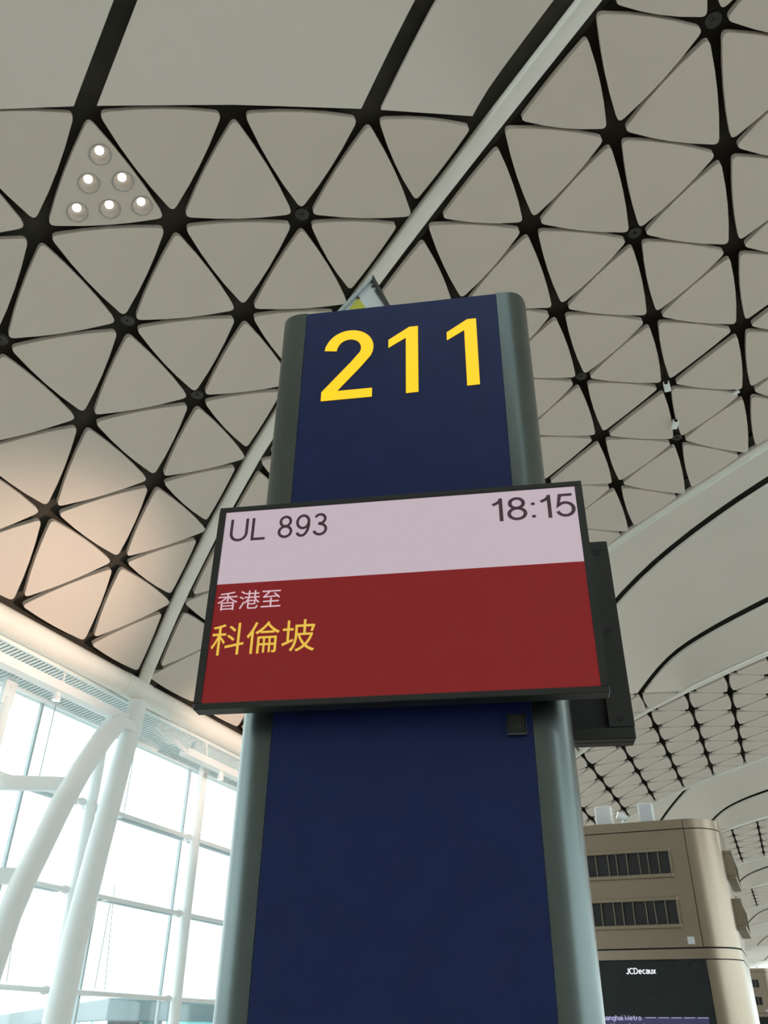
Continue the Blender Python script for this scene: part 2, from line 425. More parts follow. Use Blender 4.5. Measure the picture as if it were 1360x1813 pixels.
# downlights sit in one triangle of the near smooth bay: nodes (-3,j3) (-4,j3) (-3,j2)
step0 = (0.03 + 5.85) / 6.0
A_, B_, C_ = vault(-3, 0.03 - step0 * 3), vault(-4, 0.03 - step0 * 3), vault(-3, 0.03 - step0 * 2)
UV = [(0.15, 0.23), (0.38, 0.23), (0.14, 0.47), (0.62, 0.23), (0.38, 0.46), (0.14, 0.69)]
DL = [A_ + (B_ - A_) * p + (C_ - A_) * q for p, q in UV]
bay_l = smooth_bay(-5.85, 0.03, 'near ceiling bay with wide smooth panels above a lattice corner', lights=((-4, 3, 2), DL), label_win='clerestory glass above the near ceiling band')
bay_cd = smooth_bay(6.20, 12.45, 'smooth white ceiling band with curved dark gaps between two lattice bays', label_win='clerestory glass above the second rib')
bay_ef = smooth_bay(18.84, 25.2, 'smooth white ceiling band above the fan-vent tower', label_win='clerestory glass above the fourth rib')
smooth_bay(44.1, 50.4, 'very distant smooth ceiling band at the right edge', label_win='clerestory glass far down the hall')
smooth_bay(56.7, 63.0, 'third last smooth ceiling band before the end wall', label_win='clerestory glass third from the end wall')
smooth_bay(69.3, 75.6, 'second last smooth ceiling band before the end wall', label_win='clerestory glass second from the end wall')
smooth_bay(81.9, 88.2, 'last smooth ceiling band before the end wall', label_win='clerestory glass nearest the end wall')
bay_gh = smooth_bay(31.5, 37.8, 'far smooth ceiling band near the right edge', label_win='clerestory glass above the sixth rib')
# plain vault behind the camera and at the far end
for d0, d1, lab in ((-18, -5.95, 'plain vaulted ceiling behind the viewer'), (50.4, 56.7, 'plain stretch of vault far down the hall'), (63.0, 69.3, 'second plain stretch of vault far down the hall'), (75.6, 81.9, 'third plain stretch of vault far down the hall'), (88.2, 98, 'plain vaulted ceiling at the far end of the hall')):
    b = props(empty('ceiling'), lab, 'ceiling', kind='structure')
    sheet('ceiling_sheet', [d0 + (d1 - d0) * i / 4 for i in range(5)], [-7 + i for i in range(23)], lambda k, d: vault(k, d), PANEL, b)
    backing(b, d0, d1, -7, KMAX)

# node plates on a few joints
def node_plate(k, d, parent, r=0.11):
    p = vault(k, d, 0.10)
    MB().tube([p, p + Vector((0, 0, 0.05))], r, 12).tube([p - Vector((0, 0, 0.03)), p], 0.025, 8).build('node_plate', NODE, parent)
for k, d in ((1, 2), (0, 3), (1, 5), (2, 1)): node_plate(k, d, bay_ac)
for k, j in ((-3+1, 1), (-4, 2), (-4, 1), (-5, 3)): node_plate(k, 0.03 - step0 * j, bay_l)

# --- ribs
def rib(d, idx, label):
    ks = [-7.35 + 22.7 * i / 60 for i in range(61)]
    e = Vector((cos(radians(30)), sin(radians(30)), 0))      # across the rib, in plan
    prof2 = [(-0.145, 0.15), (-0.145, 0.09), (-0.135, 0.045), (-0.11, 0.025), (0.11, 0.025), (0.135, 0.045), (0.145, 0.09), (0.145, 0.15)]
    vs = []; vb = []
    for k in ks:
        p = vault(max(-7, min(15, k)), d)
        if k < -7: p = p + Vector((-(-7 - k) * 1.2, (-7 - k) * 1.0 + 0.0, (k + 7) * 1.05))
        if k > 15: p = p + Vector(((k - 15) * 1.2, -(k - 15) * 1.0, -(k - 15) * 1.05))
        vs += [p + e * a_ + Vector((0, 0, b_)) for a_, b_ in prof2]
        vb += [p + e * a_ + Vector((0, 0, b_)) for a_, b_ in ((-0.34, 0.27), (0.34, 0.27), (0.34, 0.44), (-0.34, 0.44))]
    n = len(prof2); fs = []
    for i in range(60):
        for j in range(n):
            l = (j + 1) % n; fs.append((i*n+j, (i+1)*n+j, (i+1)*n+l, i*n+l))
    me = mesh_data('rib', vs, fs, RIBW, True); me.set_sharp_from_angle(angle=radians(50))
    o = obj('trim_%d' % idx, me); props(o, label, 'ceiling rib', kind='structure')
    fs = [(i*4+j, (i+1)*4+j, (i+1)*4+(j+1) % 4, i*4+(j+1) % 4) for i in range(60) for j in range(4)]
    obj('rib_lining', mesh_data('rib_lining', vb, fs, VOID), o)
rib_labels = ['white arched ceiling rib behind the viewer', 'wide white arched rib running up from the steel column', 'white arched rib before the smooth ceiling band beside the screens',
              'white arched rib beyond the smooth ceiling band', 'white arched rib just above the fan-vent tower', 'far white rib above the tower corner', 'far white rib right of the tower vents',
              'small distant rib right of the tower', 'distant small rib, eighth from the end wall'] + ['distant small rib, %s from the end wall' % w for w in ('seventh', 'sixth', 'fifth', 'fourth', 'third', 'second', 'first')]
for i, d in enumerate(RIBS): rib(d, i + 1, rib_labels[i])

# ------------------------------------------------------------------ shell: floor, walls, glazing
XG = -13.5; XR = 4 * VK[-1] * 1.0 - XG       # glass planes
Y0, Y1 = -20.0, 165.0
o = MB().box(XG - 0.4, XR + 0.4, Y0, Y1, -0.3, 0.0).build('floor', FLOOR); props(o, 'pale stone floor of the departure hall', 'floor', kind='structure')
o = MB().box(XG - 0.4, XR + 0.4, Y0 - 0.3, Y0, 0, 15).build('wall_back', WALLM); props(o, 'plain hall wall behind the viewer', 'wall', kind='structure')
ew = props(empty('window_20'), 'glazed end wall far down the hall', 'window', kind='structure')
for i in range(8):
    xa, xb = XG + (XR - XG) * i / 8, XG + (XR - XG) * (i + 1) / 8
    MB().box(xa + 0.04, xb - 0.04, Y1, Y1 + 0.03, 0.05, 12.9).build('pane', GLASS, ew)
    MB().box(xa - 0.06, xa + 0.06, Y1 - 0.05, Y1 + 0.08, 0, 13).build('mullion', ALU, ew)
for z in (3.2, 6.4, 9.6): MB().box(XG, XR, Y1 - 0.05, Y1 + 0.06, z - 0.06, z + 0.06).build('transom', ALU, ew)

def curtain_wall(xg, sgn, name, label, ylist, detail):
    w = props(empty(name), label, 'window', kind='structure')
    zs = [0.05, 2.31, 4.08, 5.80, 7.58]
    for i in range(len(ylist) - 1):
        for j in range(4):
            ya, yb = ylist[i], ylist[i+1]
            MB().box(xg - 0.012, xg + 0.012, ya + 0.02, yb - 0.02, zs[j] + 0.02, zs[j+1] - 0.02).build('pane', GLASS, w)
    for y in ylist:
        m = MB().box(xg - 0.035, xg + 0.035, y - 0.03, y + 0.03, 0, 7.6)
        m.build('mullion', ALU, w)
        if detail:
            MB().tube([(xg + sgn * 0.28, y + 0.10, 5.8), (xg + sgn * 0.28, y + 0.10, 7.55)], 0.012, 6).build('tie_rod', ALU, w)
            MB().tube([(xg + sgn * 0.28, y + 0.12, 2.4), (xg + sgn * 0.28, y + 0.16, 4.0)], 0.012, 6).build('tie_rod', ALU, w)
            MB().tube([(xg + sgn * 0.30, y + 0.42, 2.4), (xg + sgn * 0.28, y + 0.20, 4.4)], 0.010, 6).build('tie_rod', ALU, w)
            for z in zs[1:4]:
                MB().box(xg + min(0, sgn * 0.36), xg + max(0, sgn * 0.36), y - 0.012, y + 0.012, z - 0.05, z + 0.05).build('bracket', WHITE, w)
    return w, zs
yl = [4.7 + 2.76 * i for i in range(14)]
win, zs = curtain_wall(XG, 1, 'window_1', 'tall glazed wall of the hall with bright sky behind', yl, True)
long_l = MB()
for xg, nm, lb in ((XG, 'window_21', 'glazed wall continuing beyond the frame'), (XR, 'window_22', 'glazed wall on the other side of the hall')):
    w = props(empty(nm), lb, 'window', kind='structure')
    spans = ((Y0, 4.7), (yl[-1], Y1)) if nm == 'window_21' else ((Y0, Y1),)
    for a_, b_ in spans:
        n = max(1, int((b_ - a_) / 5.5))
        for i in range(n):
            ya, yb = a_ + (b_ - a_) * i / n, a_ + (b_ - a_) * (i + 1) / n
            MB().box(xg - 0.012, xg + 0.012, ya + 0.03, yb - 0.03, 0.05, 7.55).build('pane', GLASS, w)
            MB().box(xg - 0.05, xg + 0.05, ya - 0.04, ya + 0.04, 0, 7.6).build('mullion', ALU, w)
        for z in (0.03, 2.3, 4.1, 5.8, 7.57):
            MB().box(xg - 0.05, xg + 0.05, a_, b_, z - 0.04, z + 0.04).build('transom', ALU, w)
eave_closer(Y0, Y1)
# window head, sill
MB().box(XG - 0.10, XG + 0.14, 2.0, Y1, 7.56, 7.68).build('window_head', WHITE, win)
MB().box(XG - 0.10, XG + 0.10, 2.0, Y1, 0.0, 0.05).build('window_sill', ALU, win)

# tubular transoms in spans between the wind posts
POSTY = [11.64, 14.57, 18.53, 22.5, 26.4, 30.3]
XP = -13.08
ends = [7.7] + POSTY
for z, x in ((2.31, XP - 0.04), (4.08, XP - 0.04), (5.80, XP - 0.04)):
    for i in range(len(ends) - 1):
        ya, yb = ends[i] + 0.16, ends[i+1] - 0.15
        MB().tube([(x, ya, z), (x, yb - 0.20, z), (x, yb - 0.12, z), (x, yb - 0.02, z)], [0.048, 0.048, 0.085, 0.07], 12).smooth().build('transom', WHITE, win)
        MB().box(x - 0.36, x - 0.20, ya, yb, z - 0.03, z + 0.03).build('transom_shelf', ALU, win)
for i, y in enumerate(POSTY):
    p = props(empty('wind_post', (XP, y, 0)), ['slim white wind post at the left edge below the slatted soffit', 'slim white wind post half hidden behind the thick steel column',
        'slim white wind post standing clear in the middle of the window', 'slim white wind post behind the blue pillar, nearer one', 'slim white wind post behind the blue pillar, middle one', 'slim white wind post behind the blue pillar, farthest one'][i], 'post', 'wind posts along the window wall')
    MB().tube([(0, 0.10 if i == 2 else 0, 0), (0, 0.05 if i == 2 else 0, 2), (0, 0, 3.8), (0, 0, 6.6), (0, 0, 7.2)], [0.125, 0.128, 0.13, 0.12, 0.10], 18).smooth().build('shaft', WHITE, p)
    MB().box(-0.05, 0.05, -0.14, 0.14, 7.05, 7.60).tube([(-0.06, 0, 7.4), (0.07, 0, 7.4)], 0.03, 10).build('head_bracket', WHITE, p)

# soffit: board, slats, edge beam, box beam
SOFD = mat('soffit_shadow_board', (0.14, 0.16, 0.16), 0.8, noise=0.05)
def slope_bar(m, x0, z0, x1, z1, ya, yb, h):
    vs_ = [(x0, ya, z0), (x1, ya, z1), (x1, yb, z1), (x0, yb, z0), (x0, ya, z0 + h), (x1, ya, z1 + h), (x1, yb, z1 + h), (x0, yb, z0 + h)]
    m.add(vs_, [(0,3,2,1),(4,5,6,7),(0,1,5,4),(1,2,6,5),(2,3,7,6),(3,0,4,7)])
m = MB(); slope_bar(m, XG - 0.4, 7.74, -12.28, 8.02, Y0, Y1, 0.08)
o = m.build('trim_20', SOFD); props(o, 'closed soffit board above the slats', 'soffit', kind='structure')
m = MB(); y = 3.0
while y < 44:
    slope_bar(m, XG + 0.14, 7.61, -12.30, 7.84, y, y + 0.05, 0.09); y += 0.105
m.box(-12.33, -12.27, 3.0, 44, 7.82, 7.96)
o = m.build('trim_21', SLAT); props(o, 'white slatted soffit between window head and edge beam', 'soffit', kind='structure')
o = MB().box(XR + 0.4, 4 * VK[-1] + 11.75, Y0, Y1, 7.7, 7.8).build('trim_22', WALLM); props(o, 'soffit on the other side of the hall', 'soffit', kind='structure')
# edge beam, one tube per span with collars at the ribs
spans = [(Y0, 1.9), (2.3, 13.75), (14.45, 26.1), (26.9, 39.0), (39.5, Y1)]
eb = props(empty('trim_23', (0, 0, 0)), 'round white edge beam along the foot of the vault', 'edge beam', kind='structure')
XB, ZB, RB = -12.10, 8.095, 0.245
for a_, b_ in spans: MB().tube([(XB, a_, ZB), (XB, (a_+b_)/2, ZB), (XB, b_, ZB)], RB, 28).smooth().build('beam_tube', RIBW, eb)
for yc in (2.1, 14.1, 26.5, 39.25): MB().tube([(XB, yc - 0.42, ZB), (XB, yc + 0.42, ZB)], RB + 0.012, 28).smooth().build('collar', RIBW, eb)
eb2 = MB().tube([(4 * VK[-1] - XB, Y0, ZB), (4 * VK[-1] - XB, Y1, ZB)], RB, 16).smooth().build('trim_24', RIBW); props(eb2, 'round white edge beam on the other side of the hall', 'edge beam', kind='structure')
# box beams
bb1 = MB().box(-12.22, -11.95, 2.2, 14.15, 7.27, 7.45, 0.01).build('box_beam', WHITE)
props(bb1, 'flat white box beam under the soffit left of the thick column', 'beam', 'box beams under the soffit')
for y in (4.0, 8.0, 12.0):
    MB().tube([(-12.08, y, 7.45), (-12.08, y, 7.68)], 0.025, 8).build('hanger', WHITE, bb1)
bb2 = MB().box(-12.42, -12.16, 16.5, 25.8, 7.29, 7.46, 0.01).build('box_beam', WHITE)
props(bb2, 'flat white box beam under the soffit right of the thick column', 'beam', 'box beams under the soffit')
MB().tube([(-11.85, 14.75, 7.45), (-12.27, 16.52, 7.40)], 0.055, 12).smooth().build('tie_rod', WHITE, bb2)
MB().tube([(-12.27, 17.4, 7.46), (-11.95, 16.9, 7.62)], 0.035, 10).smooth().build('tie_rod', WHITE, bb2)

# thick steel columns under the ribs, with a bowed strut
def column(yc, label, group):
    c = props(empty('steel_column', (-12.0, yc, 0)), label, 'column', group)
    MB().tube([(0, -0.60, 0), (0, -0.54, 1.79), (0, -0.48, 3.07), (0, -0.31, 4.64), (0, -0.22, 5.31), (0, -0.10, 6.27), (0.0, 0.06, 7.2), (0.05, 0.06, 7.8)], [0.245, 0.243, 0.238, 0.225, 0.222, 0.215, 0.205, 0.20], 28).smooth().build('shaft', WHITE, c)
    st = [(0, -2.50, 0), (0, -2.45, 1.3), (0, -2.35, 2.4), (0, -2.21, 3.27), (0, -2.05, 3.85), (0, -1.85, 4.38), (0, -1.53, 5.26), (0, -1.20, 5.99), (0, -0.71, 6.82), (0, -0.36, 7.22)]
    MB().tube(st, [0.215] * 8 + [0.215, 0.19], 28).smooth().build('bowed_strut', WHITE, c)
    MB().box(-0.25, 0.18, -0.55, 0.2, 7.08, 7.30, 0.02).build('head_plate', WHITE, c)
    for z, y0, ln in ((5.66, -1.40, 1.5), (3.93, -2.05, 0.8)):
        ang = radians(208)
        a0 = Vector((0, y0, z)); b0 = a0 + Vector((cos(ang), sin(ang), 0)) * ln; s_ = Vector((-sin(ang), cos(ang), 0)) * 0.07
        vs = [a0 - s_, b0 - s_, b0 + s_, a0 + s_]
        MB().add([v + Vector((0, 0, -0.13)) for v in vs] + [v + Vector((0, 0, 0.13)) for v in vs], [(0,3,2,1),(4,5,6,7),(0,1,5,4),(1,2,6,5),(2,3,7,6),(3,0,4,7)]).build('arm', WHITE, c)
    return c
column(14.1, 'thick white steel column with a bowed strut before the bright window', 'columns under the ribs')
column(26.5, 'thick white steel column hidden behind the blue pillar', 'columns under the ribs')
column(1.9, 'thick white steel column beyond the left edge', 'columns under the ribs')

# ------------------------------------------------------------------ outside
o = MB().box(-400, XG - 1.0, -300, 500, -6.2, -6.0).build('ground', APRON); props(o, 'pale concrete apron outside the hall', 'ground', kind='structure')
def boarding_bridge():
    pa, pb = Vector((-19.5, 26.5, 0)), Vector((-56, 57.5, 0))
    d = pb - pa; L = d.length; rz = math.atan2(d.y, d.x)
    b = props(empty('boarding_bridge', pa, rz), 'turquoise glazed boarding bridge outside beneath the white sky', 'bridge')
    TEAL = mat('bridge_teal_glass', (0.22, 0.56, 0.56), 0.15, noise=0.15, scale=0.6)
    FAS = mat('bridge_fascia', (0.15, 0.20, 0.21), 0.5, noise=0.04)
    MB().box(0, L, -1.5, 1.5, 1.98, 2.62, 0.04).build('roof', FAS, b)
    MB().box(0, L, -1.5, 1.5, -1.3, -0.9, 0.04).build('floor_slab', FAS, b)
    n = 18; s = L / n
    for side in (-1.45, 1.45):
        for i in range(n):
            x = i * s
            MB().box(x + 0.05, x + s - 0.05, side - 0.02, side + 0.02, -0.9, 1.98).build('glass_panel', TEAL, b)
            f = MB().tube([(x, side * 1.03, -0.9), (x, side * 1.03, 1.98)], 0.07, 8)
            f.tube([(x, side * 1.03, 1.95), (x + s * 0.5, side * 1.03, -0.85)], 0.06, 8).tube([(x + s, side * 1.03, 1.95), (x + s * 0.5, side * 1.03, -0.85)], 0.06, 8)
            f.build('brace', WHITE, b)
    e = Vector((-14.2, 33.0, 0)) - pa; q = Matrix.Rotation(-rz, 3, 'Z') @ e; ang = math.atan2(q.y, q.x); le = e.length
    MB().box(0, le, -1.5, 1.5, 1.98, 2.62, 0.04).build('end_roof', FAS, b, rot=(0, 0, ang))
    MB().box(0, le, -1.45, 1.45, -1.3, -0.9, 0.04).build('end_floor', FAS, b, rot=(0, 0, ang))
    for side in (-1.45, 1.45):
        for i in range(4):
            MB().box(le * i / 4 + 0.05, le * (i + 1) / 4 - 0.05, side - 0.02, side + 0.02, -0.9, 1.98).build('glass_panel', TEAL, b, rot=(0, 0, ang))
            MB().tube([(le * i / 4, side * 1.03, -0.9), (le * i / 4, side * 1.03, 1.98)], 0.07, 8).build('brace', WHITE, b, rot=(0, 0, ang))
    for x in (6, 24, 44): MB().tube([(x, 0, -6), (x, 0, -1.3)], 0.4, 16).smooth().build('pier', FAS, b)
    return b
boarding_bridge()

# ------------------------------------------------------------------ gate pillar
TH = radians(14.05)
WV = Vector((cos(TH), sin(TH), 0)); DV = Vector((-sin(TH), cos(TH), 0))
D_TV = 1.9946; D_P = D_TV + 0.12; DEPTH = 0.26; PH = 3.834
def at(w, d, z=0.0): return Vector((0, 0, z)) + WV * w + DV * d
pil = props(empty('gate_pillar', at(-0.300, D_P), TH), 'tall blue gate pillar with grey rounded metal edges and yellow 211', 'pillar')
PW = 0.342
MB().box(-PW - 0.001, PW + 0.001, 0.0, 0.02, 0.0, PH, 0.001).build('front_panel', BLUE, pil)
MB().box(-PW + 0.002, PW - 0.002, DEPTH - 0.02, DEPTH, 0.0, PH, 0.002).build('back_panel', BLUE, pil)
MB().box(-PW, PW, 0.02, DEPTH - 0.02, 0.0, PH - 0.03).build('core', BLACKIN, pil)
for s in (-1, 1):
    ol = []
    for i in range(25):
        t = pi * i / 24
        # half of a superellipse bulging outwards
        ce, se = cos(t), sin(t)
        y = DEPTH / 2 - (DEPTH / 2) * math.copysign(abs(ce) ** 0.62, ce); x = PW + 0.0015 + 0.1045 * abs(se) ** 0.62
        ol.append((s * x, y))
    if s < 0: ol = ol[::-1]
    m = MB().prism(ol, 0.0, PH + 0.004)
    m.smooth().build('edge_post', POST, pil)
# 211: outlines relative to the pillar centre line
def digit(m):
    o = m.build('digit', YEL, pil, (0, -0.0025, 0)); return o
m = MB(); ribbon(m, [(x - 0.269, z + 3.412) for x, z in [(0.0240, 0.224), (0.0265, 0.240)] + arc(0.0905, 0.2265, 0.064, 0.0665, 160, -28, 16) + [(0.138, 0.183), (0.118, 0.154), (0.0173, 0.0262)]], 0.044)
m.add([(-0.269, 0, 3.412), (-0.094, 0, 3.412), (-0.094, 0, 3.451), (-0.215, 0, 3.451), (-0.269, 0, 3.452)], [(0, 1, 2, 3, 4)])
digit(m)['label'] = 'backlit yellow digit 2'
for xo, zo in ((0.0, 0.0), (0.2035, 0.0075)):
    m = MB(); q = [(-0.040, 3.624), (0.021, 3.664), (0.021, 3.413), (0.063, 3.414), (0.064, 3.7145), (0.033, 3.7145), (-0.040, 3.662)]
    m.add([(x + xo, 0, z + zo) for x, z in q], [(0, 1, 5, 6), (2, 3, 4, 1), (1, 4, 5)])
    digit(m)['label'] = 'backlit yellow digit 1'
sb = MB().box(0.279, 0.326, -0.012, 0.0, 2.254, 2.306, 0.003).build('sensor_box', BLACK, pil)
MB().box(0.279, 0.326, -0.016, 0.0, 2.2505, 2.2545).build('sill', POST, sb)
MB().box(0.2785, 0.2800, -0.015, 0.0, 2.254, 2.306).box(0.3255, 0.327, -0.015, 0.0, 2.254, 2.306).build('rim', POST, sb)
MB().tube([(0.303, -0.0125, 2.268), (0.308, -0.0135, 2.273), (0.313, -0.0125, 2.270)], 0.0022, 6).build('latch', POST, sb)

# ------------------------------------------------------------------ flight screens
tv = props(empty('flight_screen', at(-0.296, D_TV, 2.314), TH), 'wide black-framed flight screen reading UL 893 and 18:15 on the pillar', 'screen')
HW, TVH = 0.528, 0.620
SCRW = mat('screen_white', (0.03, 0.03, 0.03), 0.25, noise=0.02, emit=(0.60, 0.49, 0.55), estr=0.86)
SCRR = mat('screen_red', (0.02, 0.008, 0.008), 0.3, noise=0.02, spec=0.3, emit=(0.185, 0.010, 0.012), estr=1.0)
TXD = mat('screen_text_dark', (0.02, 0.02, 0.02), 0.3, noise=0.02, emit=(0.045, 0.022, 0.032), estr=0.8)
TXP = mat('screen_text_pink', (0.05, 0.04, 0.04), 0.3, noise=0.02, emit=(0.72, 0.50, 0.56), estr=0.9)
TXY = mat('screen_text_yellow', (0.05, 0.04, 0.01), 0.3, noise=0.02, emit=(0.80, 0.52, 0.07), estr=0.95)
fr = MB()
fr.box(-HW, HW, 0, 0.045, 0, 0.017, 0.002).box(-HW, HW, 0, 0.045, TVH - 0.016, TVH, 0.002).box(-HW, -HW + 0.020, 0, 0.045, 0.017, TVH - 0.016).box(HW - 0.020, HW, 0, 0.045, 0.017, TVH - 0.016)
fr.build('bezel', BLACK, tv)
MB().box(-HW + 0.004, HW - 0.004, 0.045, 0.068, 0.006, TVH - 0.006, 0.006).build('back_cover', BLACK, tv)
MB().box(-0.22, 0.22, 0.068, 0.119, 0.15, 0.45, 0.004).build('wall_bracket', BLACK, tv)
scr = MB().box(-HW + 0.019, HW - 0.019, 0.006, 0.040, 0.016, TVH - 0.015).build('display', BLACKIN, tv)
ZS = 2.6785 - 2.314
obj('white_field', mesh_data('white_field', [(-HW+0.02, 0.0055, ZS), (HW-0.02, 0.0055, ZS), (HW-0.02, 0.0055, TVH-0.016), (-HW+0.02, 0.0055, TVH-0.016)], [(0,1,2,3)], SCRW), scr)
obj('red_field', mesh_data('red_field', [(-HW+0.02, 0.0055, 0.017), (HW-0.02, 0.0055, 0.017), (HW-0.02, 0.0055, ZS), (-HW+0.02, 0.0055, ZS)], [(0,1,2,3)], SCRR), scr)
for body, x0, x1 in (('UL', -0.490, -0.382), ('893', -0.345, -0.198), ('18:15', 0.274, 0.504)):
    letters(body, scr, x0, x1, 2.816 - 2.314 + (0.004 if x0 > 0 else 0), 2.892 - 2.314 + (0.004 if x0 > 0 else 0), 0.0045, TXD, w=0.115)
for body, x0, x1, z0, z1, mt_ in (('香港至', -0.500, -0.318, 2.596, 2.653, TXP), ('科倫坡', -0.503, -0.215, 2.463, 2.556, TXY)):
    text(body, scr, x0, x1, z0 - 2.314, z1 - 2.314, 0.0045, mt_, 'lettering')

rt = props(empty('flight_screen', at(-0.198, D_TV + 0.395, 2.318), TH), 'second black flight screen on the far side, its back facing the viewer', 'screen')
HR = 0.530; RH = 0.640
MB().box(-HR, HR, 0.030, 0.075, 0, RH, 0.004).build('bezel', BLACK, rt)
rim = MB().box(-HR, HR, 0.0, 0.030, 0, 0.035, 0.003).box(-HR, HR, 0.0, 0.030, RH - 0.035, RH, 0.003).box(-HR, -HR + 0.07, 0, 0.030, 0.035, RH - 0.035).box(HR - 0.07, HR, 0, 0.030, 0.035, RH - 0.035).build('back_rim', BLACK, rt)
MB().box(-HR + 0.07, HR - 0.07, 0.020, 0.030, 0.035, RH - 0.035).build('back_cover', BLACKIN, rt)
for z in (0.06, 0.33, 0.60): MB().tube([(HR - 0.035, -0.002, z), (HR - 0.035, 0.002, z)], 0.010, 10).build('screw', BLACKIN, rt)
MB().box(-0.25, 0.05, -0.0145, 0.020, 0.2, 0.45).build('wall_bracket', BLACK, rt)

# ------------------------------------------------------------------ diamond warning board behind the pillar top
SGW = mat('board_white', (0.72, 0.78, 0.80), 0.3, noise=0.03)
SGY = mat('warning_yellow', (0.62, 0.62, 0.05), 0.4, noise=0.03)
sg = props(empty('warning_board', at(-0.460, D_TV + 0.425, 0), TH), 'white diamond warning board with grey frame peeking above the pillar', 'sign')
top, lf, rtc, bt = (0.0, 4.352), (-0.230, 4.045), (0.133, 4.005), (-0.097, 3.70)
def diamond(pts, y0, y1):
    n = len(pts); return MB().add([(x, y0, z) for x, z in pts] + [(x, y1, z) for x, z in pts], [tuple(range(n)), tuple(range(2*n-1, n-1, -1))] + [(i, n+i, n+(i+1) % n, (i+1) % n) for i in range(n)])
P4 = [top, lf, bt, rtc]
cxz = (sum(p[0] for p in P4) / 4, sum(p[1] for p in P4) / 4)
ins = lambda f: [(cxz[0] + (p[0] - cxz[0]) * f, cxz[1] + (p[1] - cxz[1]) * f) for p in P4]
O4, I4 = P4, ins(0.90)
for i in range(4):
    j = (i + 1) % 4
    diamond([O4[i], O4[j], I4[j], I4[i]], 0.0, 0.045).build('frame_bar', ALU if i in (0, 1) else BLACK, sg)
diamond(ins(0.91), 0.012, 0.035).build('face', SGW, sg)
tri = diamond([(-0.062, 4.232), (-0.135, 4.10), (0.01, 4.09)], 0.009, 0.012).build('warning_triangle', SGY, sg)
diamond([(-0.062, 4.240), (-0.0695, 4.224), (-0.0545, 4.224)], 0.006, 0.009).build('tip', BLACK, tri)
MB().tube([(0.0, 0.008, 4.290), (0.0, 0.014, 4.290)], 0.007, 8).build('screw', BLACK, sg)
MB().tube([(0.012, 0.010, 4.262), (0.087, 0.010, 4.105)], 0.006, 8).build('edge_strip', POST, sg)
MB().box(-0.13, -0.05, 0.046, 0.075, 0.0, 4.0).build('stand', BLACK, sg)

# ------------------------------------------------------------------ fan-vent tower with advertising screen
KX0, KX1, KY0, KY1, KR = -2.74, -0.45, 11.62, 13.55, 0.40
BOXF = mat('box_face_grey', (0.62, 0.63, 0.66), 0.5, noise=0.02)
def rrect(x0, x1, y0, y1, r, seg=10):
    pts = []
    for cx, cy, a0 in ((x1 - r, y0 + r, -90), (x1 - r, y1 - r, 0), (x0 + r, y1 - r, 90), (x0 + r, y0 + r, 180)):
        pts += [(cx + r * cos(radians(a0 + 90 * i / seg)), cy + r * sin(radians(a0 + 90 * i / seg))) for i in range(seg + 1)]
    return pts
def wall_strip(pts, th, z0, z1):
    """upright sheet following a plan polyline, thickness th inwards (left of travel)"""
    n = len(pts); inn = []
    for i in range(n):
        a = Vector(pts[max(i-1, 0)]); b = Vector(pts[min(i+1, n-1)]); t = (b - a).normalized()
        inn.append((pts[i][0] - t.y * th, pts[i][1] + t.x * th))
    m = MB(); vs = [(x, y, z) for z in (z0, z1) for x, y in pts] + [(x, y, z) for z in (z0, z1) for x, y in inn]
    fs = []
    for i in range(n - 1):
        fs += [(i, i+1, n+i+1, n+i), (2*n+i, 3*n+i, 3*n+i+1, 2*n+i+1), (n+i, n+i+1, 3*n+i+1, 3*n+i), (i, 2*n+i, 2*n+i+1, i+1)]
    fs += [(0, n, 3*n, 2*n), (n-1, 2*n+n-1, 3*n+n-1, n+n-1)]
    return m.add(vs, fs)
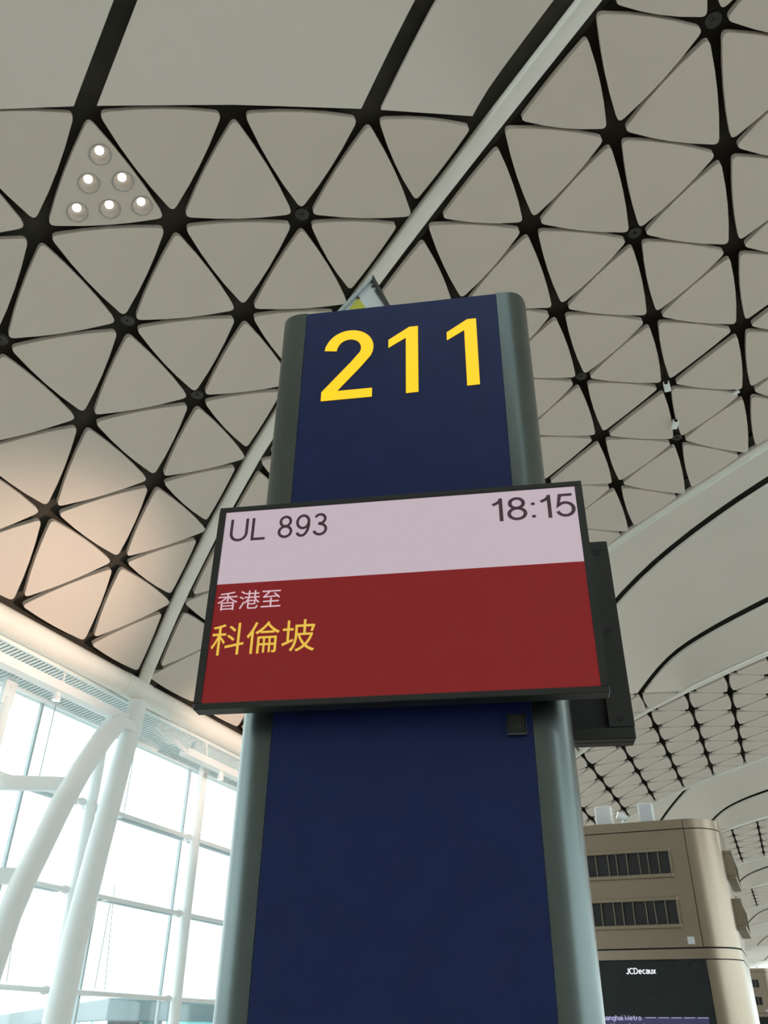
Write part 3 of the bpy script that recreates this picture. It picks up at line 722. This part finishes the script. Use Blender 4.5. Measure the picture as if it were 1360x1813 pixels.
def tower():
    k = props(empty('vent_tower', (0, 0, 0)), 'champagne metal air-vent tower with two vent rows and a dark advertising screen', 'tower')
    full = rrect(0, KX1 - KX0, 0, KY1 - KY0, KR); W = KX1 - KX0; Dp = KY1 - KY0
    g = 0.008
    corner = lambda i: full[i * 11:(i + 1) * 11]
    MB().prism(rrect(0.03, W - 0.03, 0.03, Dp - 0.03, KR - 0.03), 0.0, 3.97).build('core', BLACKIN, k)
    def ring(z0, z1, front=True):
        for i in range(4):
            o = wall_strip(corner(i), 0.025, z0, z1).smooth().build('corner_panel', CHAMP, k)
        if front: MB().box(KR + g, W - KR - g, 0, 0.025, z0, z1).build('front_panel', CHAMP, k)
        MB().box(KR + g, W - KR - g, Dp - 0.025, Dp, z0, z1).build('rear_panel', CHAMP, k)
        for x in (0, W - 0.025): MB().box(x, x + 0.025, KR + 0.001, Dp - KR - 0.001, z0, z1).build('side_panel', CHAMP, k)
    ring(3.890, 4.0); ring(2.555, 3.878)
    band = wall_strip(rrect(0, W, 0, Dp, KR) + [rrect(0, W, 0, Dp, KR)[0]], 0.025, 2.432, 2.537).smooth().build('belt_band', CHAMP, k)
    ring(0.0, 2.420, front=False)
    MB().prism(rrect(0.01, W - 0.01, 0.01, Dp - 0.01, KR - 0.01), 3.985, 3.998).build('roof_panel', CHAMP, k)
    def vent(z0, z1, side):
        v = empty('vent', (0, 0, 0), 0, k)
        if side: v.location = (W, 0, 0); v.rotation_euler = (0, 0, pi / 2)
        x0, x1, pr = (0.60, W - 0.605, -0.035) if not side else (0.42, Dp - 0.42, -0.10)
        t = 0.045
        MB().box(x0, x1, pr, 0.0, z1 - t, z1, 0.004).box(x0, x1, pr, 0.0, z0, z0 + t, 0.004).box(x0, x0 + 0.025, pr, 0.0, z0 + t, z1 - t).box(x1 - 0.025, x1, pr, 0.0, z0 + t, z1 - t).build('vent_frame', CHAMP, v)
        MB().box(x0 + 0.02, x1 - 0.02, -0.006, -0.001, z0 + t - 0.01, z1 - t + 0.01).build('vent_throat', BLACKIN, v)
        n = 8; ww = (x1 - x0 - 0.05) / n
        for i in range(1, n):
            x = x0 + 0.025 + ww * (i + (0.18 if i % 3 == 2 else 0))
            MB().box(x - 0.005, x + 0.005, pr + 0.006, -0.002, z0 + t, z1 - t).build('fin', CHAMP, v)
    vent(3.325, 3.668, False); vent(2.760, 3.108, False); vent(3.325, 3.668, True); vent(2.760, 3.108, True)
    MB().box(1.72, 1.80, -0.004, 0.0, 2.585, 2.665).build('access_plate', BOXF, k)
    s = MB().box(KR + g, W - KR - g, 0.004, 0.03, 0.5, 2.420).build('display', DARKG, k)
    MB().box(KR + g, W - KR - g, 0, 0.025, 0.0, 0.49).build('front_panel', CHAMP, k)
    return k, s
tw, tws = tower()
def ad_copy(s, first):
    W_ = mat('ad_text_white' + ('' if first else '_far'), (0.05, 0.05, 0.05), 0.3, noise=0.02, emit=(0.9, 0.93, 1.0), estr=1.0)
    if first:
        LIL = mat('ad_text_lilac', (0.05, 0.05, 0.05), 0.3, noise=0.02, emit=(0.55, 0.50, 0.85), estr=0.8)
        VIO = mat('ad_violet', (0.02, 0.02, 0.03), 0.3, noise=0.02, emit=(0.030, 0.027, 0.075), estr=1.0)
        x = lambda v: v - KX0
        letters('JCDecaux', s, x(-1.786), x(-1.436), 2.284, 2.346, 0.0025, W_, w=0.17, gap=0.08)
        letters('Shanghai Metro', s, x(-2.17), x(-1.675), 1.812, 1.862, 0.0018, LIL, w=0.15, gap=0.08)
        letters('provides safe and', s, x(-2.17), x(-1.650), 1.730, 1.781, 0.0018, LIL, w=0.15, gap=0.08)
        MB().box(x(-2.33), x(-0.93), 0.0028, 0.0040, 1.35, 1.842).build('picture_band', VIO, s)
        for q in range(5): MB().box(x(-1.63 + 0.145 * q), x(-1.51 + 0.145 * q), 0.0020, 0.0028, 1.834, 1.842).build('light_streak', LIL, s)
    else:
        GR = mat('ad_green', (0.02, 0.1, 0.06), 0.3, noise=0.02, emit=(0.02, 0.30, 0.19), estr=0.9)
        MB().box(0.45, 1.85, 0.0020, 0.0040, 1.70, 1.95).build('green_band', GR, s)
        MB().box(1.0, 1.8, 0.0020, 0.0040, 2.10, 2.17).build('light_streak', W_, s)
tw2 = copy_tree(tw); tw2['label'] = 'second air-vent tower standing far off at the lower right edge'
tw.location = (KX0, KY0, 0); tw2.location = (KX0, 38.5, 0)
tw['group'] = tw2['group'] = 'air-vent towers along the hall'
ad_copy(tws, True)
ad_copy([c for c in tw2.children if c.name.startswith('display')][0], False)
# white boxes on the tower
for i, (x0, x1) in enumerate(((-1.965, -1.738), (-1.398, -1.204))):
    b = props(empty('wireless_box', ((x0 + x1) / 2, 11.80, 4.0)), ['white wireless box on the tower top, nearer the blue pillar', 'white wireless box on the tower top, nearer the rounded corner'][i], 'box', 'white boxes on the tower')
    h = (x1 - x0) / 2
    MB().box(-h, h, 0, 0.12, 0.03, 0.275, 0.018).build('casing', WHITE, b)
    MB().box(-h + 0.022, h - 0.022, -0.004, 0.0, 0.055, 0.255).build('face_plate', BOXF, b)
    MB().box(-0.05, 0.05, 0.02, 0.10, 0.0, 0.03).build('foot', POST, b)

# ------------------------------------------------------------------ lamps
LAMP = mat('lamp_face', (0.9, 0.88, 0.8), 0.4, noise=0.01, emit=(1.0, 0.93, 0.80), estr=2.3)
CUP = mat('lamp_cup', (0.40, 0.37, 0.34), 0.35, noise=0.02)
nrm = (B_ - A_).cross(C_ - A_).normalized()
if nrm.z < 0: nrm = -nrm
Z2N = Vector((0, 0, 1)).rotation_difference(nrm).to_euler()
names = ['round downlight at the top of the lit ceiling triangle', 'round downlight in the middle row of the lit triangle, left one', 'round downlight in the middle row of the lit triangle, right one',
         'round downlight in the bottom row of the lit triangle, left one', 'round downlight in the bottom row of the lit triangle, middle one', 'round downlight in the bottom row of the lit triangle, right one']
cup_me = lens_me = ring_me = None
for i, p in enumerate(DL):
    d_ = props(empty('downlight', p), names[i], 'lamp', 'downlights in the ceiling triangle'); d_.rotation_euler = Z2N
    if cup_me is None:
        c1 = MB().tube([(0, 0, -0.004), (0, 0, 0.04), (0, 0, 0.10), (0, 0, 0.14), (0, 0, 0.142)], [0.131, 0.130, 0.118, 0.080, 0.002], 24, cap=False).smooth().build('cup', CUP, d_)
        m_ = MB(); sg_ = 24; vs = []
        for r_, z_ in ((0.150, 0.0), (0.148, -0.010), (0.134, -0.012), (0.129, 0.004)): vs += [(r_ * cos(2*pi*k/sg_), r_ * sin(2*pi*k/sg_), z_) for k in range(sg_)]
        m_.add(vs, [(a*sg_+k, a*sg_+(k+1) % sg_, (a+1)*sg_+(k+1) % sg_, (a+1)*sg_+k) for a in range(3) for k in range(sg_)])
        c2 = m_.smooth().build('trim_ring', CUP, d_)
        c3 = MB().tube([(0, 0, 0.105), (0, 0, 0.115), (0, 0, 0.13)], [0.052, 0.060, 0.060], 24).smooth().build('lens', LAMP, d_)
        cup_me, ring_me, lens_me = c1.data, c2.data, c3.data
    else:
        obj('cup', cup_me, d_); obj('trim_ring', ring_me, d_); obj('lens', lens_me, d_)
# small spot lamps under the box beams
for i, (x, y, lab) in enumerate(((-12.10, 11.95, 'small white spot lamp under the box beam left of the column'), (-12.28, 18.15, 'small white spot lamp under the box beam right of the column'))):
    s_ = props(empty('spot_lamp', (x, y, 7.27)), lab, 'lamp', 'spot lamps under the box beams')
    MB().tube([(0, 0, 0.02), (0, 0, -0.05), (0, 0, -0.16)], [0.05, 0.07, 0.085], 16).smooth().build('housing', WHITE, s_)
    MB().tube([(0, 0, -0.15), (0, 0, -0.165)], 0.07, 16).build('lens', LAMP, s_)
# two floodlights added on the tower top for the warm glow on the eave
def added_flood(p, aim, label, power, size):
    d_ = (Vector(aim) - Vector(p)).normalized()
    u = props(empty('added_flood', p), label, 'lamp', 'added floodlights on the tower')
    c0 = Vector((0, 0, 0.10))
    MB().box(-0.05, 0.05, -0.05, 0.05, 0.0, 0.02).tube([(0, 0, 0.02), (0, 0, 0.10)], 0.012, 8).build('foot', WHITE, u)
    MB().tube([c0 - d_ * 0.07, c0, c0 + d_ * 0.06], [0.03, 0.05, 0.055], 14).smooth().build('housing', WHITE, u)
    MB().tube([c0 + d_ * 0.058, c0 + d_ * 0.064], 0.048, 14).build('lens', LAMP, u)
    l = bpy.data.lights.new('added_flood', 'SPOT'); l.energy = power; l.color = (1.0, 0.72, 0.58); l.spot_size = radians(size); l.spot_blend = 1.0; l.shadow_soft_size = 0.05
    lo = bpy.data.objects.new('added_flood_light', l); COL.objects.link(lo); lo.parent = u; lo.location = c0 + d_ * 0.10
    lo.rotation_euler = (-d_).to_track_quat('Z', 'Y').to_euler()
added_flood((-1.60, 11.72, 4.0), (-12.0, 10.0, 8.0), 'added flood lamp for the eave glow, at the front of the tower top between the white boxes', 3900, 40)
added_flood((-1.55, 12.35, 4.0), (-12.0, 18.4, 7.9), 'added flood lamp for the eave glow, on the tower top behind the white boxes', 4600, 30)

# ------------------------------------------------------------------ security cameras on the lattice
def cctv(p, rz, label, sc=0.9):
    c = props(empty('security_camera', p, rz), label, 'camera', 'security cameras on the lattice ceiling'); c.scale = (sc, sc, sc)
    MB().box(-0.07, 0.07, -0.15, 0.13, -0.09, 0.03, 0.02).build('housing', WHITE, c)
    MB().tube([(0, -0.155, -0.03), (0, -0.13, -0.03)], 0.045, 14).build('lens', BLACK, c)
    MB().tube([(0, 0.03, 0.02), (0, 0.03, 0.50)], 0.022, 8).build('mount', NODE, c)
cctv(vault(1, 4, 0.0), 0.0, 'white security camera on a lattice node above the screen corner')
cctv(vault(1, 4.66, 0.0), 0.3, 'white security camera on the lattice line below the other camera')
cctv(vault(1.86, 4.88, 0.03), 1.2, 'tiny white security camera near the right edge of the ceiling', 0.5)
